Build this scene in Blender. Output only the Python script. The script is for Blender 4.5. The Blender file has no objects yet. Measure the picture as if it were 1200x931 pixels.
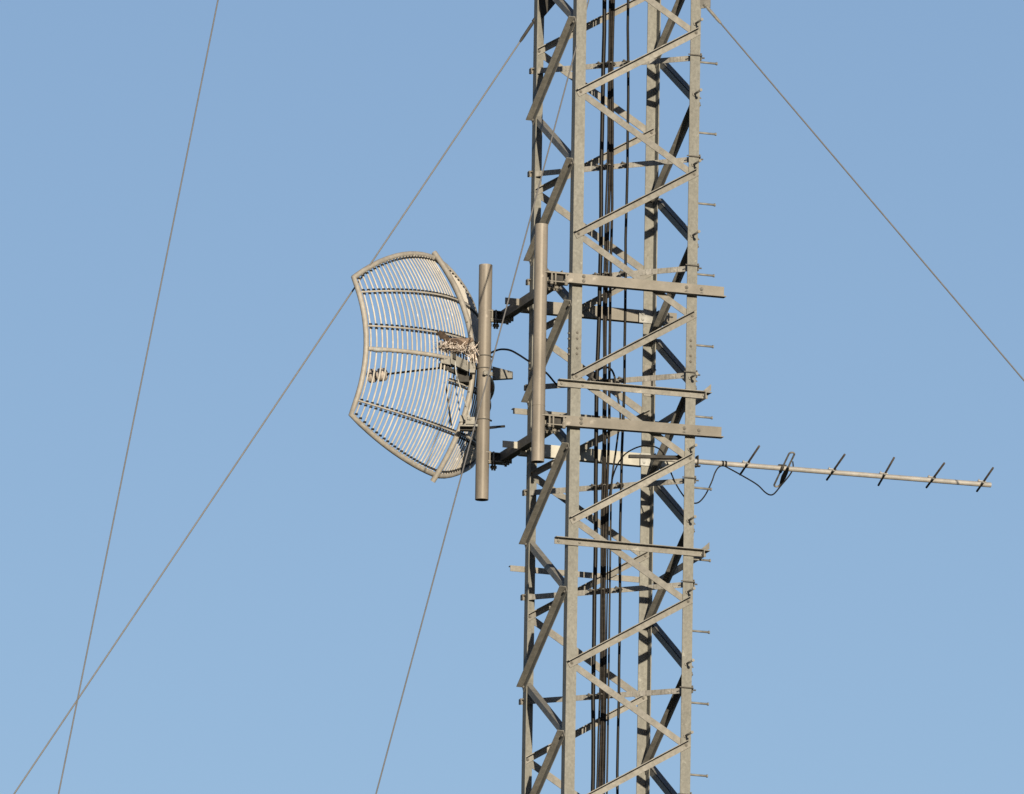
import bpy, bmesh, math, random
from mathutils import Vector, Matrix
R = math.radians
rnd = random.Random(7)
V3 = Vector
scn = bpy.context.scene
col = scn.collection

# ------------------------------------------------------------------ camera
# world: X runs along the tower's front face, Y into the tower, front left leg stands on the origin
YAW, PITCH, ROLL = 0.3278, 0.2286, 0.0167
DIST, PXM = 110.0, 154.88              # metres to the tower, photo pixels per metre there
X_AIM = -0.2965
ZN = 28.9                              # height of the reference bracing node on the front left leg
BAY = 1.1064
fwd = V3((math.sin(YAW)*math.cos(PITCH), math.cos(YAW)*math.cos(PITCH), math.sin(PITCH)))
rgt0 = V3((math.cos(YAW), -math.sin(YAW), 0)); up0 = rgt0.cross(fwd)
rgt = math.cos(ROLL)*rgt0 + math.sin(ROLL)*up0
up = -math.sin(ROLL)*rgt0 + math.cos(ROLL)*up0
CAM = V3((X_AIM, 0.5, ZN-2.2977)) - fwd*DIST
cd = bpy.data.cameras.new('camera'); cam = bpy.data.objects.new('camera', cd); col.objects.link(cam)
m = Matrix((rgt, up, -fwd)).transposed().to_4x4(); m.translation = CAM
cam.matrix_world = m
cd.sensor_width = 36; cd.lens = 36*DIST*PXM/1200; cd.clip_start = 1; cd.clip_end = 20000
scn.camera = cam

# ------------------------------------------------------------------ light
SUN_DIR = V3((-0.115, -0.98, 0.0))     # towards the sun, horizontal part
SUN_EL = R(9.5)
w = bpy.data.worlds.new('World'); scn.world = w; w.use_nodes = True
nt = w.node_tree; bg = nt.nodes['Background']
sky = nt.nodes.new('ShaderNodeTexSky'); sky.sky_type = 'NISHITA'; sky.sun_disc = False
sky.sun_elevation = SUN_EL; sky.sun_rotation = math.atan2(SUN_DIR.x, SUN_DIR.y)
sky.air_density = 1.0; sky.dust_density = 0.3; sky.ozone_density = 2.0; sky.altitude = 200
wb = nt.nodes.new('ShaderNodeMix'); wb.data_type = 'RGBA'; wb.blend_type = 'MULTIPLY'; wb.inputs[0].default_value = 1
wb.inputs[7].default_value = (.973, .918, 1.0, 1)      # the camera's white balance
nt.links.new(sky.outputs[0], wb.inputs[6]); nt.links.new(wb.outputs[2], bg.inputs[0]); bg.inputs[1].default_value = 0.0638
sl = bpy.data.lights.new('sun', 'SUN'); sl.energy = 4.95; sl.angle = R(0.5); sl.color = (1.0, 0.82, 0.57)
so = bpy.data.objects.new('sun', sl); col.objects.link(so)
sd = SUN_DIR.normalized()*math.cos(SUN_EL); sd.z = math.sin(SUN_EL)
so.rotation_euler = sd.to_track_quat('Z', 'Y').to_euler(); so.location = (0, -30, 60)
scn.view_settings.view_transform = 'Standard'; scn.view_settings.look = 'None'
scn.view_settings.exposure = 1.0; scn.view_settings.gamma = 1; scn.view_settings.use_curve_mapping = False

# ------------------------------------------------------------------ where a photo point lies on a real plane
def on_plane(px, py, p0, n):
    d = fwd*DIST*PXM + rgt*(px-600) + up*(465.5-py)
    t = (V3(p0)-CAM).dot(n)/d.dot(n)
    return CAM + d*t
def PV(px, py, v=0.0): return on_plane(px, py, (0, v, 0), V3((0, 1, 0)))
def PU(px, py, u=0.0): return on_plane(px, py, (u, 0, 0), V3((1, 0, 0)))
def PD(px, py, off=0.0):   # the diagonal plane between back left and front right leg, off = towards camera
    n = V3((1, 1, 0)).normalized(); return on_plane(px, py, V3((0, 1, 0))-n*off, n)

# ------------------------------------------------------------------ materials
def mat(name, c1, c2, rough=0.6, metal=0.0, scale=25, rust=0.0, bump=0.15, stretch=(1, 1, 1), spot=0.0):
    M = bpy.data.materials.new(name); M.use_nodes = True; t = M.node_tree; N = t.nodes; L = t.links
    b = N['Principled BSDF']; b.inputs['Roughness'].default_value = rough; b.inputs['Metallic'].default_value = metal*.3; b.inputs['Specular IOR Level'].default_value = .28
    tc = N.new('ShaderNodeTexCoord'); mp = N.new('ShaderNodeMapping'); mp.inputs['Scale'].default_value = stretch
    L.new(tc.outputs['Object'], mp.inputs[0])
    n1 = N.new('ShaderNodeTexNoise'); n1.inputs['Scale'].default_value = scale; n1.inputs['Detail'].default_value = 6
    L.new(mp.outputs[0], n1.inputs[0])
    r1 = N.new('ShaderNodeValToRGB'); r1.color_ramp.elements[0].position = .34; r1.color_ramp.elements[1].position = .68
    c1, c2 = [(q[0]*.84, q[1]*.90, q[2]*1.06) for q in (c1, c2)]
    r1.color_ramp.elements[0].color = (*c1, 1); r1.color_ramp.elements[1].color = (*c2, 1)
    L.new(n1.outputs[0], r1.inputs[0]); out = r1.outputs[0]
    if spot:
        v = N.new('ShaderNodeTexVoronoi'); v.inputs['Scale'].default_value = 70; L.new(tc.outputs['Object'], v.inputs[0])
        hs = N.new('ShaderNodeMix'); hs.data_type = 'RGBA'; hs.blend_type = 'MULTIPLY'; hs.inputs[0].default_value = spot
        sep = N.new('ShaderNodeSeparateColor'); L.new(v.outputs['Color'], sep.inputs[0])
        mr = N.new('ShaderNodeMapRange'); mr.inputs[3].default_value = .55; mr.inputs[4].default_value = 1.3
        L.new(sep.outputs[0], mr.inputs[0]); L.new(out, hs.inputs[6]); L.new(mr.outputs[0], hs.inputs[7]); out = hs.outputs[2]
    if bump:      # every piece weathers a little differently, with broad dull zinc patches
        oi = N.new('ShaderNodeObjectInfo'); m1 = N.new('ShaderNodeMapRange'); m1.inputs[3].default_value = .86; m1.inputs[4].default_value = 1.12
        L.new(oi.outputs['Random'], m1.inputs[0])
        n3 = N.new('ShaderNodeTexNoise'); n3.inputs['Scale'].default_value = 2.4; n3.inputs['Detail'].default_value = 5
        mp3 = N.new('ShaderNodeMapping'); mp3.inputs['Scale'].default_value = (2.2, 2.2, .8); L.new(tc.outputs['Object'], mp3.inputs[0]); L.new(mp3.outputs[0], n3.inputs[0])
        m3 = N.new('ShaderNodeMapRange'); m3.inputs[1].default_value = .3; m3.inputs[2].default_value = .7; m3.inputs[3].default_value = .82; m3.inputs[4].default_value = 1.16
        L.new(n3.outputs[0], m3.inputs[0])
        mm = N.new('ShaderNodeMath'); mm.operation = 'MULTIPLY'; L.new(m1.outputs[0], mm.inputs[0]); L.new(m3.outputs[0], mm.inputs[1])
        vx = N.new('ShaderNodeMix'); vx.data_type = 'RGBA'; vx.blend_type = 'MULTIPLY'; vx.inputs[0].default_value = 1
        L.new(out, vx.inputs[6]); L.new(mm.outputs[0], vx.inputs[7]); out = vx.outputs[2]
        n4 = N.new('ShaderNodeTexNoise'); n4.inputs['Scale'].default_value = 8.5; n4.inputs['Detail'].default_value = 4; n4.inputs['Roughness'].default_value = .65
        L.new(tc.outputs['Object'], n4.inputs[0])      # sparse light patches: whitish marks and sun glints painted into the colour
        m4 = N.new('ShaderNodeMapRange'); m4.inputs[1].default_value = .64; m4.inputs[2].default_value = .70; m4.inputs[3].default_value = 0; m4.inputs[4].default_value = .5
        L.new(n4.outputs[0], m4.inputs[0])
        x4 = N.new('ShaderNodeMix'); x4.data_type = 'RGBA'; x4.blend_type = 'ADD'; L.new(m4.outputs[0], x4.inputs[0]); L.new(out, x4.inputs[6])
        x4.inputs[7].default_value = (c2[0]*.9, c2[1]*.9, c2[2]*.9, 1); out = x4.outputs[2]
    if rust:
        n2 = N.new('ShaderNodeTexNoise'); n2.inputs['Scale'].default_value = 5; n2.inputs['Detail'].default_value = 9
        n2.inputs['Roughness'].default_value = .7; L.new(tc.outputs['Object'], n2.inputs[0])
        r2 = N.new('ShaderNodeValToRGB'); r2.color_ramp.elements[0].position = .60; r2.color_ramp.elements[1].position = .74
        L.new(n2.outputs[0], r2.inputs[0])
        mu = N.new('ShaderNodeMath'); mu.operation = 'MULTIPLY'; mu.inputs[1].default_value = rust; L.new(r2.outputs[0], mu.inputs[0])
        mx = N.new('ShaderNodeMix'); mx.data_type = 'RGBA'; mx.inputs[7].default_value = (.085, .055, .035, 1)
        L.new(mu.outputs[0], mx.inputs[0]); L.new(out, mx.inputs[6]); out = mx.outputs[2]
    L.new(out, b.inputs['Base Color'])
    if bump:
        bp = N.new('ShaderNodeBump'); bp.inputs['Strength'].default_value = bump; bp.inputs['Distance'].default_value = .003
        L.new(n1.outputs[0], bp.inputs['Height']); L.new(bp.outputs[0], b.inputs['Normal'])
    return M
M_LEG = mat('galvanised_leg', (.118, .117, .100), (.150, .149, .127), .6, .15, 45, .2, .12, (1, 1, .6), .25)
M_BAR = mat('galvanised_bar', (.128, .123, .105), (.168, .161, .139), .55, .15, 26, .15, .12, (1, 1, 1), .2)
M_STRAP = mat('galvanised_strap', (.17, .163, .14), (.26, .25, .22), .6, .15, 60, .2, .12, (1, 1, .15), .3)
M_NEW = mat('fresh_galvanised', (.21, .21, .19), (.27, .27, .245), .5, .2, 20, .1, .1, (1, 1, 1), .3)
M_WHITE = mat('pale_painted_steel', (.27, .26, .215), (.33, .318, .265), .6, 0, 15, .12)
M_PIPE = mat('painted_pipe', (.142, .125, .100), (.178, .157, .127), .5, .0, 14, .3, .08, (1, 1, .25), .1)
M_CHAN = mat('painted_channel', (.135, .125, .102), (.163, .150, .124), .65, .0, 9, .15, .08, (1, 1, 1), .1)
M_DISH = mat('dish_tube', (.215, .198, .167), (.27, .25, .21), .55, .1, 30, .3)
M_ROD = mat('dish_rod', (.29, .27, .225), (.36, .335, .285), .5, .05, 20, .2)
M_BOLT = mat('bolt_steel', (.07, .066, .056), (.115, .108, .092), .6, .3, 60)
M_BLACK = mat('black_cable', (.003, .003, .0035), (.007, .007, .007), .5, 0, 40)
M_BUNDLE = mat('weathered_cable', (.008, .007, .006), (.02, .017, .014), .65, 0, 40)
for q in (M_BLACK, M_BUNDLE): q.node_tree.nodes['Principled BSDF'].inputs['Specular IOR Level'].default_value = .14
M_GUY = mat('guy_strand', (.095, .093, .088), (.115, .112, .107), .6, .3, 30, bump=0)
M_DARK = mat('dark_steel', (.012, .012, .012), (.026, .025, .023), .65, .2, 20)
M_BOOM = mat('aluminium_boom', (.23, .22, .195), (.28, .265, .235), .5, .3, 30)
M_ELEM = mat('element_rod', (.035, .030, .025), (.065, .055, .046), .5, .3, 30)
M_RUST = mat('rusty_steel', (.09, .045, .022), (.14, .07, .036), .8, 0, 40)
M_DIP = mat('dipole_tube', (.10, .093, .082), (.16, .15, .13), .45, .3, 30)
M_TWIG = mat('dry_twig', (.34, .28, .22), (.68, .61, .53), .9, 0, 60)
M_TWIG2 = mat('dark_twig', (.06, .042, .028), (.15, .105, .07), .9, 0, 60)
M_BIRD = mat('dove_feathers', (.115, .082, .058), (.18, .135, .10), .85, 0, 35, 0, .3)
M_TAIL = mat('tail_feathers', (.03, .021, .016), (.07, .048, .034), .85, 0, 45, 0, .3)
M_EYE = mat('eye', (.004, .004, .004), (.006, .005, .004), .2, 0, 5, bump=0)
M_FEED = mat('feed_plastic', (.26, .22, .18), (.33, .285, .235), .6, 0, 15, .2)
M_GROUND = mat('dry_grass_ground', (.025, .035, .018), (.05, .055, .03), .95, 0, .3)

# ------------------------------------------------------------------ mesh builder
class MB:
    def __init__(s): s.v = []; s.f = []; s.sm = []
    def add(s, vs, fs, smooth=False):
        o = len(s.v); s.v += [tuple(p) for p in vs]; s.f += [tuple(i+o for i in f) for f in fs]; s.sm += [smooth]*len(fs)
    def prism(s, prof, p0, p1, a, b):
        p0, p1, a, b = V3(p0), V3(p1), V3(a), V3(b); n = len(prof)
        vs = [p0+a*x+b*y for x, y in prof]+[p1+a*x+b*y for x, y in prof]
        fs = [(i, (i+1) % n, (i+1) % n+n, i+n) for i in range(n)]+[tuple(range(n))[::-1], tuple(range(n, 2*n))]
        s.add(vs, fs)
    def angle(s, p0, p1, a, b, wa, wb, t=.006):     # L section: flange wa along a, flange wb along b, heel on p0-p1
        s.prism([(0, 0), (wa, 0), (wa, t), (t, t), (t, wb), (0, wb)], p0, p1, a, b)
    def bar(s, p0, p1, a, b, wa, wb):               # centred rectangular bar
        s.prism([(-wa/2, -wb/2), (wa/2, -wb/2), (wa/2, wb/2), (-wa/2, wb/2)], p0, p1, a, b)
    def box(s, c, ax, ay, az, sx, sy, sz):
        c = V3(c); s.bar(c-V3(az)*sz/2, c+V3(az)*sz/2, ax, ay, sx, sy)
    def tube(s, pts, r, n=8, cap=True, rs=None):
        pts = [V3(p) for p in pts]; k = len(pts); vs = []
        t0 = (pts[1]-pts[0]).normalized()
        a = t0.orthogonal().normalized()
        for i, p in enumerate(pts):
            t = (pts[min(i+1, k-1)]-pts[max(i-1, 0)]).normalized()
            a = (a-t*a.dot(t)).normalized(); b = t.cross(a)
            rr = rs[i] if rs else r
            vs += [p+a*rr*math.cos(2*math.pi*j/n)+b*rr*math.sin(2*math.pi*j/n) for j in range(n)]
        fs = [(i*n+j, i*n+(j+1) % n, (i+1)*n+(j+1) % n, (i+1)*n+j) for i in range(k-1) for j in range(n)]
        s.add(vs, fs, True)
        if cap:
            s.add(vs[:n], [tuple(range(n))[::-1]]); s.add(vs[-n:], [tuple(range(n))])
    def pipe(s, p0, p1, r, wall=.006, n=28):        # hollow straight pipe
        p0, p1 = V3(p0), V3(p1); t = (p1-p0).normalized(); a = t.orthogonal().normalized(); b = t.cross(a)
        ring = lambda p, q: [p+a*q*math.cos(2*math.pi*j/n)+b*q*math.sin(2*math.pi*j/n) for j in range(n)]
        vs = ring(p0, r)+ring(p1, r)+ring(p1, r-wall)+ring(p0, r-wall)
        side = lambda A, B: [(A*n+j, A*n+(j+1) % n, B*n+(j+1) % n, B*n+j) for j in range(n)]
        s.add(vs, side(0, 1)+side(2, 3), True); s.add(vs, side(1, 2)+side(3, 0))
    def bolt(s, p, d, r=.012, h=.010):              # hexagonal head with a thread stub
        p, d = V3(p), V3(d); s.tube([p-d*.004, p+d*h], r, 6); s.tube([p+d*h, p+d*(h+.006)], r*.5, 6)
    def ellipsoid(s, c, ax, ay, az, n=14, m=9):
        vs = []; c = V3(c)
        for i in range(m+1):
            th = math.pi*i/m
            for j in range(n):
                ph = 2*math.pi*j/n
                vs.append(c+V3(ax)*math.sin(th)*math.cos(ph)+V3(ay)*math.sin(th)*math.sin(ph)+V3(az)*math.cos(th))
        s.add(vs, [(i*n+j, (i+1)*n+j, (i+1)*n+(j+1) % n, i*n+(j+1) % n) for i in range(m) for j in range(n)], True)
    def build(s, name, m, parent=None, origin=None):
        o0 = V3(origin) if origin is not None else V3((0, 0, 0))
        me = bpy.data.meshes.new(name); me.from_pydata([tuple(V3(p)-o0) for p in s.v], [], s.f)
        me.polygons.foreach_set('use_smooth', s.sm)
        bm = bmesh.new(); bm.from_mesh(me); bmesh.ops.remove_doubles(bm, verts=bm.verts, dist=1e-6)
        bmesh.ops.recalc_face_normals(bm, faces=bm.faces)
        for e in bm.edges:
            if len(e.link_faces) == 2 and e.calc_face_angle(0) > .7: e.smooth = False
        bm.to_mesh(me); bm.free()
        me.materials.append(m); o = bpy.data.objects.new(name, me); col.objects.link(o)
        o.location = o0
        if parent:
            o.parent = parent; q = parent; off = V3((0, 0, 0))
            while q: off += q.location; q = q.parent
            o.location = o0-off
        return o
def tag(o, label=None, cat=None, group=None, kind=None):
    for k, v in (('label', label), ('category', cat), ('group', group), ('kind', kind)):
        if v: o[k] = v
    return o
def empty(name, loc, **k):
    o = bpy.data.objects.new(name, None); col.objects.link(o); o.location = loc; o.empty_display_size = .2
    return tag(o, **k)
def smooth(pts, n=8):                               # Catmull-Rom through points
    pts = [V3(p) for p in pts]; P = [2*pts[0]-pts[1]]+pts+[2*pts[-1]-pts[-2]]; out = []
    for i in range(1, len(P)-2):
        a, b, c, d = P[i-1:i+3]
        for j in range(n):
            t = j/n
            out.append(.5*((2*b)+(c-a)*t+(2*a-5*b+4*c-d)*t*t+(3*b-a-3*c+d)*t**3))
    return out+[pts[-1]]
X, Y, Z = V3((1, 0, 0)), V3((0, 1, 0)), V3((0, 0, 1))
rh = V3((rgt0.x, rgt0.y, 0)).normalized(); fh = V3((math.sin(YAW), math.cos(YAW), 0))
BOLTS = {}
def add_bolt(parent, p, d, r=.012, h=.010):
    key = tuple(round(q, 3) for q in (*d, r, h))
    if key not in BOLTS:
        mb = MB(); mb.bolt((0, 0, 0), d, r, h); o = mb.build('bolt', M_BOLT); BOLTS[key] = o.data
    else: o = bpy.data.objects.new('bolt', BOLTS[key]); col.objects.link(o)
    off = V3((0, 0, 0)); q = parent
    while q: off += q.location; q = q.parent
    o.parent = parent; o.location = V3(p)-off
    return o

# ------------------------------------------------------------------ ground
g = MB(); g.add([(-6000, -6000, 0), (6000, -6000, 0), (6000, 6000, 0), (-6000, 6000, 0)], [(0, 1, 2, 3)])
tag(g.build('ground', M_GROUND), kind='structure')

# ------------------------------------------------------------------ lattice tower
TOP = ZN+17.2
tower = empty('lattice_tower', (.5, .5, 0), label='tall square galvanised steel lattice mast with zigzag angle bracing and step bolts', cat='tower')
corners = [(V3((0, 0, 0)), X, Y), (V3((1, 0, 0)), -X, Y), (V3((1, 1, 0)), -X, -Y), (V3((0, 1, 0)), X, -Y)]
LW, LT = .08, .008
for ci, (c, a, b) in enumerate(corners):
    mb = MB(); mb.angle(c+Z*.0, c+Z*TOP, a, b, LW, LW, LT)
    leg = mb.build('leg', M_LEG, tower, c)
    # splice with bolts on both flanges
    z0 = {0: PV(673, 402, 0).z, 1: PV(815, 412, 0).z, 2: PV(760, 447, 1).z, 3: PV(622, 440, 1).z}[ci]
    sb = MB()
    for dz in (-.082, -.038, .038, .082):
        add_bolt(leg, c+a*.045+Z*(z0-dz), -b, .0105, .010)
        add_bolt(leg, c+b*.045+Z*(z0-dz), -a, .0105, .010)
    sb.prism([(LT+.001, LT+.001), (.07, LT+.001), (.07, LT+.007), (LT+.007, LT+.007), (LT+.007, .07), (LT+.001, .07)],
             c+Z*(z0-.12), c+Z*(z0+.12), a, b)
    sb.build('splice_plate', M_BAR, leg, c+Z*z0)
# bracing: left corner L, direction a to the right corner, outward normal n
faces = [(V3((0, 0, 0)), X, -Y), (V3((0, 1, 0)), -Y, -X), (V3((1, 1, 0)), -X, Y), (V3((1, 0, 0)), Y, X)]
def brace(mb, L, a, n, z0, rise, bl=None):
    p0 = L+a*.04+Z*z0; p1 = L+a*.96+Z*(z0+rise); d = (p1-p0).normalized()
    if rise > 0:      # outside the legs, second flange pointing out along the top edge
        upd = n.cross(d); upd = upd if upd.z > 0 else -upd
        w = .056; q0 = p0-d*.03+upd*w*.5+n*.0015; q1 = p1+d*.03+upd*w*.5+n*.0015
        if a.y > .5:      # right face: the outward flange is coped back at the front leg
            mb.angle(q0, q1, -upd, n, w, .006, .0058); mb.angle(q0+d*.13, q1, -upd, n, .0058, .052, .006)
        else: mb.angle(q0, q1, -upd, n, w, .052, .006)
        if bl is not None: bl += [(p0+n*.0075, n), (p1+n*.0075, n)]
    else:             # inside the legs, second flange pointing in along the top edge
        upd = n.cross(d); upd = upd if upd.z > 0 else -upd
        w = .050; q0 = p0-d*.03+upd*w*.5-n*(LT+.0015); q1 = p1+d*.03+upd*w*.5-n*(LT+.0015)
        mb.angle(q0, q1, -upd, -n, w, .046, .006)
        if bl is not None: bl += [(p0-n*(LT+.008), -n), (p1-n*(LT+.008), -n)]
far = MB()
KT = -15; KB = 26
for L, a, n in faces:
    for k in range(KT, KB):
        for rise in (BAY/2, -BAY/2):
            z0 = ZN-k*BAY
            if z0+min(0, rise) < .1: continue
            if -2 <= k <= 6:
                mb = MB(); bl = []; brace(mb, L, a, n, z0, rise, bl)
                br = mb.build('diagonal_brace', M_BAR, tower, L+Z*z0)
                for p, dd in bl: add_bolt(br, p, dd, .012, .009)
            else: brace(far, L, a, n, z0, rise)
tag(far.build('bracing', M_BAR, tower, (.5, .5, 0)), kind='stuff')

# step bolts on the front right leg: one row to the right, one row towards the viewer
def step(p, d):
    mb = MB(); mb.tube([p, p+d*.146], .0085, 8); mb.tube([p+d*.143, p+d*.153], .0125, 8); mb.tube([p-d*.0, p+d*.012], .016, 6)
    mb.tube([p-d*.03, p], .012, 6)
    mb.build('step_bolt', M_BOLT if 0 else M_BAR, tower, p)
zr = PV(822, 73, .04).z; zf = PV(817, 28.5, 0).z
for i in range(-1, 12): step(V3((1, .045, zr-i*BAY/2)), X)
for i in range(-1, 12):
    if i in (4,): continue
    step(V3((.955, 0, zf-i*BAY/2)), -Y)

# horizontal crossbars on the diagonal, carrying the cables, held by U-bolts round the front right leg
cbB = [-57, 69, 187.5, 315, 440, 563.5, 685, 809, 934]; cbD = [-41, 83.5, 204, 330.5, 454, 577, 699.5, 821.5, 946]
DG = V3((1, -1, 0)).normalized(); NG = V3((-1, -1, 0)).normalized()
CBZ = []
for yb, yd in zip(cbB, cbD):
    zb = PD(805, yb).z; zd = PD(625, yd).z; CBZ.append((zb, zd))
    p0 = V3((0, 1, zd))-DG*.03; p1 = V3((1, 0, zb))+DG*(-.012)
    mb = MB(); mb.angle(p0+Z*.02, p1+Z*.02, -Z, -NG, .042, .035, .004)
    for i in range(26):                            # ribbed strap surface
        q = p0.lerp(p1, .03+.94*i/25)+NG*.001; mb.bar(q-Z*.018, q+Z*.018, DG, NG, .008, .004)
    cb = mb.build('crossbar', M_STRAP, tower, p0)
    ub = MB(); c = V3((1, 0, zb+.012)); k = .012
    ub.tube([c+V3((-.10, -k, 0)), c+V3((k-.01, -k, 0)), c+V3((k, -k+.01, 0)), c+V3((k, .10, 0))], .005, 6)
    ub.box(c+V3((.012+.006, .05, 0)), X, Y, Z, .008, .05, .055)
    ub.tube([c+V3((.0, .06, 0)), c+V3((.055, .06, 0))], .006, 6)
    ub.build('u_bolt', M_BOLT, cb, c); ub = MB()
    c = V3((0, 1, zd)); ub.tube([c+V3((-.03, -.02, .01)), c+V3((.015, -.02, .02))], .007, 6); ub.box(c+V3((-.02, .0, 0)), X, Y, Z, .008, .05, .04)
    ub.build('end_clip', M_BOLT, cb, c)

# ------------------------------------------------------------------ guy wires (run from the legs to the ground)
def guy(pa, pb, n, p0, label, top=None, fit='turnbuckle', r=.0058):
    A = on_plane(*pa, p0, n); B = on_plane(*pb, p0, n); d = (B-A).normalized()
    end = A+d*((0.0-A.z)/d.z)
    start = A if top is None else A+d*((top-A.z)/d.z)
    # straight strand with a slight natural sag
    pts = []
    for i in range(61):
        t = i/60; q = start.lerp(end, t); q.z -= 4*t*(1-t)*0.02; pts.append(q)
    e = empty('guy_wire', start, label=label, cat='guy wire', group='guy wires holding the mast')
    mb = MB(); mb.tube(pts, r, 6); mb.build('strand', M_GUY, e, start)
    if fit:
        f = MB(); n0 = start
        f.tube([n0, n0+d*.02, n0+d*.16, n0+d*.19], .011, 8, rs=[.008, .013, .012, .008])
        f.tube([n0-d*.03+rgt*.0, n0+d*.0], .016, 8)
        f.build('end_grip', M_BAR if fit == 'grip' else M_DARK, e, start)
    return start
nA = V3((1, -1, 0)).normalized(); nD = V3((1, 1, 0)).normalized(); nW = V3((.3, 1, 0)).normalized()
guy((255, 0), (68, 931), nA, (0, 0, 0), 'thin guy wire at far left, steepest, crossing the long one low down', top=TOP-1.0, fit=None, r=.0054)
sD = guy((625, 26), (15, 931), nW, (0, 1, 0), 'long slanting guy wire from back left leg passing behind the grid dish', fit='dark', r=.0062)
guy((690, 0), (440, 931), nA, (0, 0, 0), 'thin guy wire in front of the left leg and of the dish pole', top=PV(673, -60).z, fit=None, r=.0055)
sB = guy((828, 8), (1200, 445), nD, (1, 0, 0), 'guy wire slanting down to the right from the front right leg', fit='grip', r=.0062)
gp = MB(); gp.box(V3((1.02, -.02, sB.z+.06)), V3((1, -1, 0)).normalized(), NG, Z, .10, .010, .14)
gp.bolt(V3((1.04, -.04, sB.z+.07)), NG, .016, .012); gp.bolt(V3((1.03, -.03, sB.z+.02)), NG, .012, .012)
gp.build('guy_plate', M_BAR, tower, V3((1, 0, sB.z)))
gp = MB(); zz = sD.z
gp.prism([(.065, .03), (.19, .19), (.24, .36), (.0, .36), (.035, .10)], V3((0, .995, zz)), V3((0, .987, zz)), X, Z)
gp.build('guy_plate', M_DARK, tower, V3((0, 1, sD.z)))

# ------------------------------------------------------------------ vertical coaxial cables
tiltu = 0
def run(px, dia, off, label, m, y_top=-200, kind=None):
    p = PD(px, 50, off); r = dia/2; z1 = TOP-2 if y_top < 0 else PD(px, y_top, off).z
    pts = []; n = 160; ph = rnd.random()*6
    for i in range(n+1):
        z = z1*(1-i/n)+.05
        w = .006*math.sin(z*1.3+ph)+.0045*math.sin(z*3.1+ph*2)+.002*math.sin(z*7.7+ph*3)
        pts.append(p*1.0+DG*w+Z*(z-p.z))
    mb = MB(); mb.tube(pts, r, 10)
    return tag(mb.build('coax_cable', m, None, pts[-1]), label, 'cable', 'coax cables running up inside the mast')
run(706.8, .032, .045, 'thick glossy black coax cable, leftmost of the vertical runs inside the mast', M_BLACK)
run(716.0, .024, .045, 'brownish black coax cable at the left of the middle vertical bundle', M_BUNDLE)
run(719.4, .021, .055, 'dull black coax cable at the right of the middle vertical bundle', M_BUNDLE)
run(713.6, .015, .075, 'thin black coax cable tucked along the left of the middle bundle', M_BLACK)
run(736.6, .021, .045, 'black coax cable, rightmost of the vertical runs, standing alone', M_BLACK)
# cable clamps at the crossbars
for (zb, zd) in CBZ[1:8]:
    mb = None
    for px, wd in ((706.8, .05), (718, .055), (736.6, .036)):
        p = PD(px, 50, .0); t = (p-V3((0, 1, 0))).dot(DG)/1.414; z = zd+(zb-zd)*t
        c = V3((p.x, p.y, z))
        mb = MB(); mb.box(c+NG*.018, DG, NG, Z, wd, .024, .022); mb.tube([c+NG*.0+DG*wd*.45, c+NG*.075+DG*wd*.45], .005, 6)
        mb.tube([c+NG*.068-DG*wd*.5, c+NG*.068+DG*wd*.5], .005, 6); mb.bolt(c+NG*.072+Z*.004, NG, .009, .008)
        mb.build('cable_clamp', M_BOLT, tower, c)

# ------------------------------------------------------------------ mount frame of the dish
mount = empty('pipe_mount_frame', (-.2, .5, PV(668, 420).z), label='steel standoff frame of long angle beams through the mast, holding two upright poles', cat='bracket')
def hbar(pL, pR, v, w, out, mname, m, flange_bottom=True, wf=.06, parent=mount):
    A = PV(*pL, v); B = PV(*pR, v)
    mb = MB()
    if v > .5:      # the left end is coped over the side beam
        sl = (pR[1]-pL[1])/(pR[0]-pL[0]); c0 = PV(pL[0], pL[1], v)+Z*(w-.052); A = PV(pL[0]+21, pL[1]+21*sl, v); c1 = A+Z*(w-.052)
        mb.prism([(0, 0), (.052, 0), (.052, .007), (0, .007)], c0, c1, Z, Y)
    if flange_bottom: mb.angle(A, B, Z, out, w, wf, .007)
    else: mb.angle(A, B, -Z, out, w, wf, .006)
    if wf > .055 and v < .5:
        pass
    o = mb.build(mname[0], m, parent, A)
    for px_, py_ in mname[1]: add_bolt(o, PV(px_, py_, v-.008)-Y*.0, -Y, .014, .009)
    return A, B, o
# lower edges are given for bottom-flange bars, upper edges for top-flange bars
F1 = hbar((641, 331.0), (848, 350.0), -.012, .088, -Y, ('front_beam', [(684, 324.2), (684, 329.4), (804.5, 337.0), (804.5, 342.3), (822, 339), (822, 344.6)]), M_CHAN)
F2 = hbar((638, 499.0), (845, 514.5), -.012, .090, -Y, ('front_beam', [(681, 490.8), (681, 496), (802, 502), (802, 507), (819, 504.5), (819, 510)]), M_CHAN)
B1 = hbar((592, 363.0), (793, 381.5), 1.015, .095, Y, ('back_beam', []), M_CHAN)
B2 = hbar((589, 531.0), (790, 549.5), 1.015, .097, Y, ('back_beam', []), M_WHITE)
# plates clamping the back beams to the back right leg
for pl in ((757.5, 371.5), (759, 539)):
    c = PV(*pl, .985); mb = MB()
    mb.box(c, X, Y, Z, .118, .006, .098); mb.bolt(c+V3((-.03, -.003, .022)), -Y, .013, .010); mb.bolt(c+V3((-.03, -.003, -.022)), -Y, .013, .010)
    mb.box(c+V3((.062, .03, 0)), X, Y, Z, .006, .07, .11)
    mb.box(c+V3((.10, .02, .0)), X, Y, Z, .004, .05, .12)
    mb.tube([c+V3((.05, .03, .04)), c+V3((.20, .03, .035))], .008, 6); mb.tube([c+V3((.05, .03, -.035)), c+V3((.17, .03, -.035))], .008, 6)
    mb.build('clamp_plate', M_NEW, mount, c)
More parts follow.
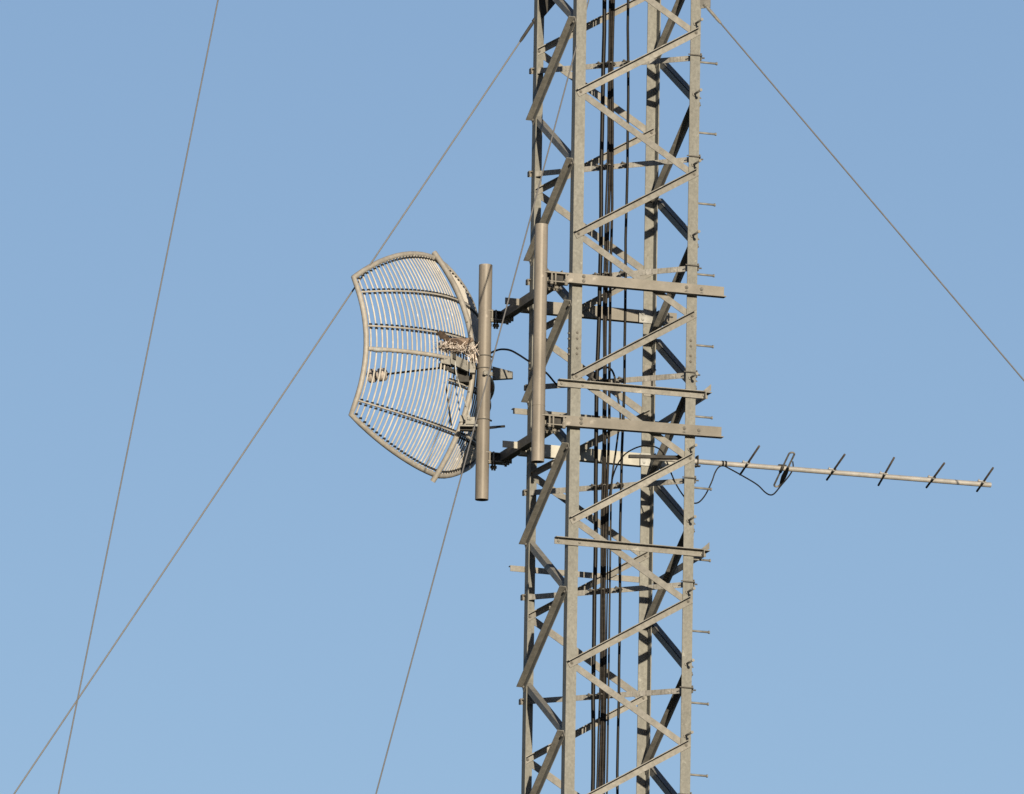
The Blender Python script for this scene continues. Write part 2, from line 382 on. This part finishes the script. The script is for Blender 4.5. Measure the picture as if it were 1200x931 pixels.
# pole positions
P1 = PV(632.3, 403, -.06); P2 = PV(566.9, 449, 1.45)
def zat(P, py):            # height at which the vertical through P meets photo row py
    z = P.z
    for _ in range(5):
        q = V3((P.x, P.y, z))-CAM; k = DIST*PXM/q.dot(fwd); y = 465.5-k*q.dot(up); z += (y-py)/150
    return z
def saddle(c, side, name, fdir):
    """U-bolt bracket joining a pole to a beam: two plates, threaded rods, nuts, inner block"""
    mb = MB()
    mb.box(c+X*.09+Z*.036, X, Y, Z, .20, .10, .006)
    mb.box(c+X*.115-Z*.030, X, Y, Z, .15, .10, .007)
    for dx in (.055, .085, .17): mb.tube([c+X*dx-Y*.042-Z*.055, c+X*dx-Y*.042+Z*.045], .0075, 8)
    for dx in (.055, .17): mb.tube([c+X*dx-Y*.042-Z*.052, c+X*dx-Y*.042-Z*.036], .015, 6)
    for dx in (.12, .10, .06):
        mb.tube([c+X*dx+Y*.03-Z*.085, c+X*dx+Y*.03-Z*.03], .008, 6); mb.tube([c+X*dx+Y*.03-Z*.07, c+X*dx+Y*.03-Z*.05], .016, 6)
    mb.build(name+'_plate', M_CHAN, mount, c)
    d = MB(); d.box(c+X*.105+Y*.01+Z*.002, X, Y, Z, .10, .05, .055)
    pts = [c+X*.05+V3((-.05-.058*math.sin(a), .058*math.cos(a)*-1, -.0)) for a in [math.pi*i/10 for i in range(11)]]
    d.build(name+'_block', M_DARK, mount, c)
for py in (325.5, 493.0):
    z = zat(P1, py); saddle(V3((P1.x+.02, P1.y, z)), 1, 'saddle', X)
for py in (370.5, 536.5):
    z = zat(P2, py); saddle(V3((P2.x-.01, P2.y, z)), 1, 'saddle', X)
# side booms running back from the front beams to the dish pole
for (a, b) in (((586.0, 375.5), None), ((584.0, 542.0), None)):
    A = PV(*a, 1.46)
    Bq = V3((A.x, .02, A.z)); mb = MB(); mb.angle(A, Bq, Z, X, .070, .062, .007)
    for t in (.03, .08): mb.bolt(A.lerp(Bq, t)+X*.03, -Z, .013, .014)
    for t in (.02, .06, .10): mb.tube([A.lerp(Bq, t)+X*.05, A.lerp(Bq, t)+X*.05-Z*.035], .010, 6)
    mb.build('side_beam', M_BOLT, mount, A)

# front pole (stands alone in the front saddles)
mb = MB(); mb.pipe(V3((P1.x, P1.y, zat(P1, 541.5))), V3((P1.x, P1.y, zat(P1, 263.5))), .0495)
fp = mb.build('mounting_pole', M_PIPE, None, V3((P1.x, P1.y, zat(P1, 541.5))))
tag(fp, 'empty vertical steel pole clamped in front of the mast, carrying nothing', 'pole')
mb = MB(); pb = V3((P2.x, P2.y, zat(P2, 586.0)))
mb.pipe(pb, V3((P2.x, P2.y, zat(P2, 311))), .0515)
bp = mb.build('mounting_pole', M_PIPE, None, pb)
tag(bp, 'vertical steel pole beside the grid dish, left of the mast, carrying the dish', 'pole')

for P_, o_, a_, zt in ((P1, fp, .4, zat(P1, 263.5)), (P2, bp, -.5, zat(P2, 311))):
    mb = MB(); rr_ = .0495 if o_ is fp else .0515; zb_ = o_.location.z; q = V3((P_.x, P_.y, 0))-Y*0
    dv = (-fh*math.cos(a_)+rh*math.sin(a_))*rr_
    mb.tube([q+dv+Z*(zb_+.02+(zt-zb_-.04)*i/40) for i in range(41)], .0022, 5); mb.build('weld_seam', M_PIPE, o_, q+Z*zb_)
    for k_ in ((.235,) if o_ is fp else ()):
        mb = MB(); zc = zb_+(zt-zb_)*k_
        mb.tube([q+V3((math.cos(t)*(rr_+.001), math.sin(t)*(rr_+.001), zc)) for t in [2*math.pi*i/28 for i in range(29)]], .0012, 5, cap=False); mb.build('weld_ring', M_PIPE, o_, q+Z*zc)
# ------------------------------------------------------------------ two narrower angle frames round the mast
def ring_frame(pL, pR, qL, lab):
    e = empty('angle_frame', PV(*pL), label=lab, cat='bracket')
    A = PV(*pL, -.010); B = PV(*pR, -.010)
    mb = MB(); mb.angle(A, B, -Z, -Y, .050, .050, .006); mb.bolt(B-X*.03-Z*.025-Y*.008, -Y, .013, .01); mb.bolt(A+X*.03-Z*.025-Y*.008, -Y, .012, .01)
    mb.bolt(A+X*.2-Z*.025-Y*.008, -Y, .011, .008); mb.build('front_bar', M_BAR, e, A)
    C = PV(*qL, 1.012); D = V3((B.x-.03, 1.012, C.z))
    mb = MB(); mb.angle(C, D, -Z, Y, .045, .045, .006); mb.build('back_bar', M_BAR, e, C)
    S0 = V3((B.x-.035, -.07, B.z-.008)); S1 = V3((B.x-.035, 1.07, C.z*.5+B.z*.5-.008))
    mb = MB(); mb.angle(S0, S1, -Z, X, .055, .05, .006)
    mb.prism([(0, 0), (.06, 0), (.06, .055)], V3((B.x-.045, -.05, B.z+.004)), V3((B.x-.045, -.044, B.z+.004)), X, Z)
    mb.build('side_bar', M_BAR, e, S0)
ring_frame((653.3, 445.2), (829, 460.3), (601.5, 478.2), 'slim angle iron frame between the two big beams, reaching past the right leg')
ring_frame((649.6, 629.8), (827, 645.5), (598.2, 662.6), 'lowest slim angle iron frame round the mast, below the yagi antenna')

# ------------------------------------------------------------------ grid dish
AN = R(30)
bx = -math.cos(AN)*rh+math.sin(AN)*fh          # boresight: left and away
lt = -math.sin(AN)*rh-math.cos(AN)*fh          # lateral: towards the viewer and left
F4 = 2.33
V0 = V3((P2.x, P2.y, zat(P2, 425.5)))+bx*.134
dish = empty('grid_dish', V0, label='large curved grid parabolic antenna of thin vertical rods, facing left, with a nest behind it', cat='antenna')
def S(l, h, off=0.0): return V0+lt*l+Z*h+bx*((l*l+h*h)/F4+off)
LR, HC, HT = .925, .535, .885
SAG = HT-HC; RR = (LR*LR+SAG*SAG)/(2*SAG)
def htop(l, s=1):
    d = RR-math.sqrt(RR*RR-l*l)
    far = .5-.5*math.cos(math.pi*min(1, max(0, -l)/.6)); k = 1-(l/LR)**2
    return HT-d-.012*k-.11*far if s > 0 else HT-d-.055*k-.07*far
rim = []
N = 22
for i in range(N+1): l = LR-2*LR*i/N; rim.append((l, htop(l)))
for i in range(1, 14): rim.append((-LR, HC-.11-(2*HC-.18)*i/14))
for i in range(N+1): l = -LR+2*LR*i/N; rim.append((l, -htop(l, -1)))
for i in range(1, 14): rim.append((LR, -HC+2*HC*i/14))
rp = [S(*q) for q in rim]; rp.append(rp[0]); rp.append(rp[1])
mb = MB(); mb.tube(rp, .021, 12, cap=False); mb.build('rim', M_DISH, dish, V0)
mb = MB(); SP = .0372; nr = int((LR-.02)/SP)
for i in range(-nr, nr+1):
    l = i*SP+rnd.uniform(-.002, .002); ht = htop(l)-.012; hb = htop(l, -1)-.012
    if abs(l) < .02: continue
    mb.tube([S(l, -hb+(ht+hb)*j/26, 0.002) for j in range(27)], .0066, 7)
mb.build('grid_rods', M_ROD, dish, V0)
# spine tube with free ends
mb = MB(); mb.tube([S(0, -.885+1.80*j/36, -.034) for j in range(37)], .0215, 14)
sp = mb.build('spine', M_DISH, dish, V0)
mb = MB()
for h in (.33, .22, -.22, -.33): mb.tube([S(0, h, -.03)-fh*.023+rh*-.004, S(0, h, -.03)-fh*.0215+rh*-.004], .0065, 8)
mb.build('spine_holes', M_EYE, sp, V0)
# ribs with clips
for h, r_, full in ((.415, .515, 1), (.145, .185, 1), (-.43, -.525, 1), (-.145, -.175, .28)):
    mb = MB(); L1 = LR*full
    HH = lambda l: r_-(r_-h)*(l/LR)**2
    pts = [S(L1-(L1+LR)*j/30, HH(L1-(L1+LR)*j/30), -.012) for j in range(31)]
    for i in range(30): mb.bar(pts[i], pts[i+1], Z, (pts[i+1]-pts[i]).normalized().cross(Z), .012, .012)
    rb = mb.build('rib', M_DISH, dish, V0)
    cl = MB()
    for i in range(-nr, nr+1):
        l = i*SP
        if l > L1: continue
        for s_ in (-1, 1):
            c = S(l, HH(l)+s_*.0155, -.002); cl.bar(c-Z*.006, c+Z*.006, lt, bx, .019, .018)
    cl.build('rod_clips', M_DARK, rb, V0)
for s_ in (-1, 1):
    cl = MB()
    for i in range(-nr, nr+1):
        l = i*SP; c = S(l, s_*(htop(l, s_)-.030), 0); cl.bar(c-Z*.007, c+Z*.007, lt, bx, .018, .018)
    cl.build('rim_clips', M_DARK, dish, V0)
mb = MB(); hm = -.035; mb.tube([S(LR-(2*LR)*j/30, hm+.03*(1-(1-j/15)**2), -.018) for j in range(31)], .0165, 12); mb.build('cross_tube', M_DISH, dish, V0)
mb = MB()
for j in (0, 1):
    mb.tube([S(LR-.03, hm, -.018)+Z*.0, S(LR-.09, hm, -.018)], .0195, 12)
mb.build('tube_socket', M_NEW, dish, V0)
# feed
FE = V0+bx*.80
mb = MB(); mb.tube([V0, V0+bx*.72], .0085, 8); mb.build('feed_boom', M_DARK, dish, V0)
mb = MB(); c = FE
mb.tube([c-bx*.07, c-bx*.055, c-bx*.01, c+bx*.005], .04, 20, rs=[.028, .050, .052, .038])
mb.tube([c+bx*.005, c+bx*.03], .022, 14)
mb.tube([c+bx*.03, c+bx*.04, c+bx*.075, c+bx*.09], .05, 20, rs=[.038, .054, .054, .034])
mb.build('feed_horn', M_FEED, dish, c)
# mounting brackets between spine and pole
cen = V3((P2.x, P2.y, 0))
def blk(cx, cy, dv, sx, sy, sz, name='bracket_plate', m_=None):
    c = PV(cx, cy, dv); bk = MB(); bk.box(c, rh, fh, Z, sx, sy, sz)
    if sx > .04 and sy > .03 and sz > .04 and m_ is None: bk.bolt(c-fh*sy/2+Z*sz*.2, -fh, .011, .01)
    bk.build(name, m_ or M_BAR, dish, c)
def sloped(p, q, th, hgt, name, m_, yv=1.38):
    bk = MB(); a, b = PV(*p, yv), PV(*q, yv); bk.bar(a, b, fh, Z, th, hgt); bk.build(name, m_, dish, a)
sloped((527.5, 420.5), (549, 430.5), .05, .080, 'bracket_plate', M_BAR)
sloped((516.5, 422.5), (528, 424.8), .05, .050, 'bracket_plate', M_BAR)
sloped((531, 417.0), (534.5, 418.5), .02, .045, 'bracket_slot', M_DARK, 1.345)
sloped((514, 428.5), (536, 437.5), .05, .028, 'pivot_block', M_DARK, 1.42)
blk(553.5, 429, 1.40, .04, .07, .12)
blk(556, 424, 1.36, .012, .012, .10)
for i in range(5): blk(544+i*3.2, 426+i*.6, 1.388, .006, .008, .075, 'bracket_rib')
blk(551, 494, 1.43, .07, .06, .055); blk(547, 499.5, 1.42, .10, .04, .012)
blk(543, 441, 1.50, .09, .10, .11, 'pivot_block', M_DARK); blk(521, 429, 1.50, .05, .06, .04, 'pivot_block', M_DARK); blk(548, 503, 1.48, .12, .05, .03, 'pivot_block', M_DARK)
bk = MB(); bk.tube([PV(515, 421.5, 1.40), PV(556, 432, 1.40)], .010, 8); bk.build('pivot_pin', M_DARK, dish, V0)
# saddle arm past the pole, band clamps
mb = MB()
mb.bar(PV(567, 436.2, 1.375), PV(583, 440, 1.40), fh, Z, .008, .030); mb.bolt(PV(568.5, 438, 1.37), -fh, .014, .014); mb.build('saddle_plate', M_BAR, dish, V0); mb = MB()
q4 = [PV(577, 429.5, 1.53), PV(601, 435.8, 1.57), PV(601, 443.2, 1.57), PV(577, 444.5, 1.53)]
mb.add(q4+[q+fh*.05 for q in q4], [(0, 1, 2, 3), (7, 6, 5, 4), (0, 4, 5, 1), (1, 5, 6, 2), (2, 6, 7, 3), (3, 7, 4, 0)])
mb.build('saddle_arm', M_BAR, dish, V0)
mb = MB()
for py in (418, 432.5, 492.5):
    mb = MB(); z = zat(P2, py); mb.tube([V3((P2.x+.0545*math.cos(t), P2.y+.0545*math.sin(t), z)) for t in [2*math.pi*i/24 for i in range(25)]], .0042, 6, cap=False)
    mb.tube([V3((P2.x, P2.y, z))+rh*.052-fh*.0, V3((P2.x, P2.y, z))+rh*.062+fh*.02], .008, 6)
    mb.build('band_clamp', M_BOLT, dish, V0)
mb = MB(); mb.tube([PV(549, 497.5, 1.44), PV(560, 499, 1.40)], .010, 8); mb.tube([PV(573, 501.5, 1.5), PV(582, 500.6, 1.5)], .011, 8)
mb.build('adjuster_rod', M_NEW, dish, V0)
mb = MB(); mb.tube([PV(581, 500.6, 1.5), PV(591.5, 499.8, 1.5)], .0095, 8); mb.build('adjuster_thread', M_DARK, dish, V0)
mb = MB(); mb.tube([PV(573.6, 449, 1.52), PV(574.2, 452, 1.52), PV(574, 457, 1.52), PV(572.5, 461, 1.52)], .03, 12, rs=[.012, .024, .022, .010])
mb.build('rusty_counterpiece', M_RUST, dish, V0)
mb = MB(); mb.tube(smooth([PV(533.5, 424, 1.36), PV(534.5, 437, 1.36), PV(539, 453, 1.37), PV(545, 471, 1.38), PV(549, 484, 1.39), PV(548.5, 492, 1.40)]), .0055, 8)
mb.build('jumper_cable', M_NEW, dish, V0)
mb = MB(); mb.tube([PV(522, 448, 1.5), PV(529, 499, 1.5)], .006, 6); mb.build('brace_rod', M_DARK, dish, V0)
mb = MB(); c0 = S(0, -.425, -.035); mb.box(c0, rh, fh, Z, .055, .055, .05)
mb.tube([c0, PV(549, 497.5, 1.44)], .008, 6); mb.tube([c0+Z*-.12+rh*.02, c0+Z*-.16+rh*.07], .012, 7)
mb.build('spine_clamp', M_BAR, dish, V0)

# ------------------------------------------------------------------ nest and dove
nc = PV(536, 408.5, 1.36); nest = MB(); nest2 = MB()
for i in range(620):
    a = rnd.uniform(0, 2*math.pi); rr = rnd.uniform(.45, 1.0); hh = rnd.uniform(-1, 1)
    p = nc+rh*.145*rr*math.cos(a)+fh*.09*rr*math.sin(a)+Z*.030*hh*(1.25-.5*rr)-Z*.02*math.cos(a)*rr
    tng = (-rh*math.sin(a)*.135+fh*math.cos(a)*.09).normalized()
    d = (tng*rnd.uniform(.3, 1)*rnd.choice((-1, 1))+rh*rnd.gauss(0, .45)+Z*rnd.gauss(0, .42)+fh*rnd.gauss(0, .35)).normalized()
    ln = rnd.uniform(.012, .05); k = d.orthogonal()*rnd.uniform(-.012, .012)
    (nest if rnd.random() < .68 else nest2).tube([p-d*ln, p+k, p+d*ln], rnd.choice((.0010, .0014, .0018, .0026)), 5)
for i in range(38):      # loose ends sticking out
    p = nc+rh*rnd.choice((-1, -.9, -.6, .2, .8))*.14*rnd.uniform(.6, 1.1)+Z*rnd.uniform(-.05, .02); d = (rh*rnd.gauss(-.5, .8)+Z*rnd.gauss(.1, .6)+fh*rnd.gauss(0, .3)).normalized()
    (nest if i % 2 else nest2).tube([p, p+d*.05+Z*rnd.gauss(0, .006), p+d*rnd.uniform(.07, .12)], .0011, 4)
for i in range(30):      # twigs hanging below over the bracket
    p = nc+rh*rnd.uniform(.07, .15)-Z*rnd.uniform(.02, .08); d = (Z*-1+rh*rnd.gauss(0, .35)).normalized()
    (nest if i % 3 else nest2).tube([p-d*.03, p+d*rnd.uniform(.02, .05)], .0022, 4)
ne = empty('bird_nest', nc-Z*.05, label='untidy nest of pale and dark dry twigs on the bracket of the dish', cat='nest')
nest.build('pale_twigs', M_TWIG, ne, nc); nest2.build('dark_twigs', M_TWIG2, ne, nc)
bd = V3(PV(545, 400, 1.33))
path = [(526, 398.5), (530, 400), (535.5, 402), (541, 402.5), (545.5, 401.5), (548.3, 399.8), (550.6, 398.8), (553, 399), (555, 399.8)]
rads = [.010, .026, .042, .044, .036, .024, .0225, .018, .004]
bird = empty('dove', bd-Z*.03, label='small brown dove sitting low in the twig nest with its tail raised to the left', cat='bird')
mb = MB(); mb.tube(smooth([PV(x, y, 1.33) for x, y in path], 4), 0, 14,
        rs=[rads[min(i//4, 8)]*(1-(i % 4)/4)+rads[min(i//4+1, 8)]*((i % 4)/4) for i in range(33)])
mb.build('body', M_BIRD, bird, bd)
mb = MB(); t0 = PV(529, 401, 1.33); t1 = PV(512.0, 388.5, 1.33); dt = (t1-t0).normalized(); sd_ = (dt.cross(fh)).normalized()
for i in range(-4, 5):
    q = (dt+sd_*i*.06+fh*i*.03).normalized(); ln = (t1-t0).length*(1-.07*abs(i)); mb.add([t0+sd_*i*.002-fh*.002, t0+q*ln*.6+sd_*.007-fh*(.003+.001*i), t0+q*ln+sd_*.003, t0+q*ln-sd_*.003, t0+q*ln*.6-sd_*.007-fh*.003,
           t0+sd_*i*.002+fh*.003, t0+q*ln*.6+sd_*.007+fh*.003, t0+q*ln+sd_*.003+fh*.003, t0+q*ln-sd_*.003+fh*.003, t0+q*ln*.6-sd_*.007+fh*.003],
           [(0, 1, 2, 3, 4), (9, 8, 7, 6, 5), (0, 1, 6, 5), (1, 2, 7, 6), (2, 3, 8, 7), (3, 4, 9, 8), (4, 0, 5, 9)])
mb.build('tail', M_TAIL, bird, bd)
mb = MB(); mb.ellipsoid(PV(535.5, 401.5, 1.30), rh*.052+Z*-.014, fh*.02, Z*.024+rh*.006); mb.build('wing', M_TAIL, bird, bd)
mb = MB(); mb.ellipsoid(PV(551.2, 398.4, 1.305), rh*.0035, fh*.0035, Z*.0035, 8, 6); mb.build('eye', M_EYE, bird, bd)
mb = MB(); mb.tube([PV(554, 399.5, 1.33), PV(557.2, 400.8, 1.33)], .004, 6, rs=[.005, .001]); mb.build('beak', M_EYE, bird, bd)

# ------------------------------------------------------------------ dish cable
pts = [(574, 414.5, 1.50), (580, 411.5, 1.45), (588, 409.6, 1.38), (598, 410.8, 1.25), (608, 416, 1.12), (618, 422.5, 1.0), (630, 430, .9), (641, 438, .8), (652, 450.5, .75), (660, 453.8, .72),
       (680, 451, .68), (694, 447, .64), (699, 437.5, .58), (703.5, 432.5, .55), (709.5, 430.6, .50), (716, 433, .46), (720, 441, .44), (721.5, 452, .44), (725, 472, .42), (727, 489, .40), (724.8, 505, .42), (721.5, 530, .43), (718.5, 550, .45), (716.3, 575, .46), (715.8, 600, .47), (714.5, 700, .47), (712, 880, .47), (710.5, 960, .47)]
pp = smooth([PV(*p) for p in pts], 6)
pp.append(V3((pp[-1].x, pp[-1].y, .1)))
mb = MB(); mb.tube(pp, .0078, 8); o = mb.build('coax_cable', M_BLACK, None, pp[-1])
tag(o, 'black coax cable looping from the dish through the left legs and arching over the bundle', 'cable', 'coax cables running up inside the mast')
bt = MB(); bt.tube([PV(*p) for p in ((574, 414.5, 1.5), (580, 411.5, 1.45))], .013, 8)
cn = MB(); cn.tube([PV(688, 449, .66), PV(697, 437, .60)], .021, 8, rs=[.012, .024]); cn.tube([PV(688, 438, .66), PV(696, 445, .60)], .014, 8)
cn.build('cable_connector', M_DARK, o, PV(692, 441, .62))

# ------------------------------------------------------------------ yagi antenna
VY = .115
yA = PV(763, 536.8, VY); yB = PV(1161, 568.6, VY); yd = (yB-yA).normalized()
yagi = empty('yagi_antenna', PV(815, 541, VY), label='slender yagi antenna with crossed rods on a long pale boom, pointing right from the mast', cat='antenna')
mb = MB(); mb.pipe(yA, yB, .0195, .003, 16); bo = mb.build('boom', M_BOOM, yagi, yA)
def boomat(px):
    A, B = 763, 1161; t = (px-A)/(B-A); return yA.lerp(yB, t)
els = [(877.5, (866.5, 556.5), (889, 523)), (978.3, (968, 562.5), (989, 532.8)), (1037.6, (1028.5, 569), (1047, 536.5)), (1095.5, (1085, 571.5), (1106, 543)), (1154, (1144.5, 576), (1163.5, 548.5))]
for cx, q0, q1 in els:
    by = lambda x: 536.8+31.8*(x-763)/398
    t = .5
    for _ in range(6): x_ = q0[0]+(q1[0]-q0[0])*t; t = (q0[1]-by(x_))/(q0[1]-q1[1])
    c = boomat(x_); E0 = PU(*q0, c.x); E1 = PU(*q1, c.x); h = (E1-E0)/2; nrm = h.normalized()
    cc = c-fwd*.031+h*2*(.5-t); mb = MB(); mb.tube([cc-h, cc+h], .0082, 8); el = mb.build('element', M_ELEM, yagi, c)
    s = MB(); s.box(c+Z*.022, X, Y, Z, .062, .03, .008); ck = c-fwd*.031; s.tube([ck+nrm*.016, ck+nrm*.05], .0105, 8); s.bolt(c+Z*.025+X*.022, Z, .008, .008); s.bolt(c+Z*.025-X*.022, Z, .008, .008)
    s.build('element_saddle', M_BOOM, el, c)
# folded dipole
c = boomat(919); D0 = PU(909.5, 570.5, c.x); D1 = PU(928.5, 530.5, c.x)
hv = (D1-D0)/2; cc = (D0+D1)/2-fwd*.03; nrm = hv.normalized(); hw = .022; H = hv.length-hw
pts = []
for i in range(13): a = math.pi*i/12; pts.append(cc+nrm*(H+hw*math.sin(a))+X*hw*math.cos(a))
for i in range(13): a = math.pi*i/12; pts.append(cc-nrm*(H+hw*math.sin(a))-X*hw*math.cos(a))
pts += pts[:2]
mb = MB(); mb.tube(pts, .0072, 8, cap=False); dp = mb.build('folded_dipole', M_DIP, yagi, c)
mb = MB(); mb.tube([cc+X*hw*1.0-nrm*.15, cc+X*hw*1.0-nrm*.09, cc+X*hw-nrm*.02, cc+X*hw*1.0+nrm*.03], .014, 8, rs=[.011, .020, .018, .009]); mb.build('feed_block', M_BLACK, dp, c)
mb = MB(); mb.box(c+Z*.022-X*hw, X, Y, Z, .06, .03, .010); mb.tube([cc-X*hw-nrm*.03, cc-X*hw+nrm*.03], .013, 8); mb.build('element_saddle', M_DARK, dp, c)
# support stub and clamps
mb = MB(); s0 = PV(737, 535.0, VY-.035); s1 = PV(800, 536.4, VY-.035); mb.bar(s0, s1, Y, Z, .03, .023); mb.build('support_arm', M_DARK, yagi, s0)
mb = MB()
for px, py in ((795.5, 538.8),):
    q = PV(px, py, VY); mb.box(q+Z*.0, X, Y, Z, .035, .07, .06); mb.tube([q-Z*.06-Y*.03, q+Z*.05-Y*.03], .006, 6)
q = PV(816, 541, VY); mb.box(q+X*-.0-Z*.035, X, Y, Z, .06, .03, .010); mb.box(q+X*.005, X, Y, Z, .008, .06, .085)
mb.build('boom_clamp', M_DARK, yagi, yA)
mb = MB()
for px in (846, 849.5): q = boomat(px); mb.tube([q-yd*.007, q+yd*.007], .0225, 12)
mb.build('cable_tie', M_BLACK, yagi, yA)
yc = [(929, 541, VY-.0), (929.3, 549, VY), (925, 557.5, VY), (915, 569.5, VY), (907.5, 578.5, VY), (902.5, 580.2, VY), (896.5, 577, VY), (887, 568, VY), (870, 557.8, VY), (854, 549, VY), (848, 546.2, VY), (842.5, 547.5, VY), (838, 554, VY), (834, 565, VY), (827, 579.5, VY), (820, 588, VY), (814, 590, VY), (807, 588, VY), (800, 580, VY), (793, 569, VY), (787, 556, VY), (782.5, 544, VY), (778, 533, VY), (772, 526, VY), (762, 522.5, VY), (752, 523, .15), (741, 527, .2), (731, 534, .3), (723, 546, .38), (718, 560, .42), (714.5, 577, .44), (713, 600, .45), (711.5, 700, .45), (709, 880, .45), (707.5, 960, .45)]
pp = smooth([PV(*p) for p in yc], 6); pp.append(V3((pp[-1].x, pp[-1].y, .1)))
mb = MB(); mb.tube(pp, .0056, 8); o = mb.build('coax_cable', M_BLACK, None, pp[-1])
tag(o, 'thin black cable drooping under the yagi antenna and looping back into the mast', 'cable', 'coax cables running up inside the mast')
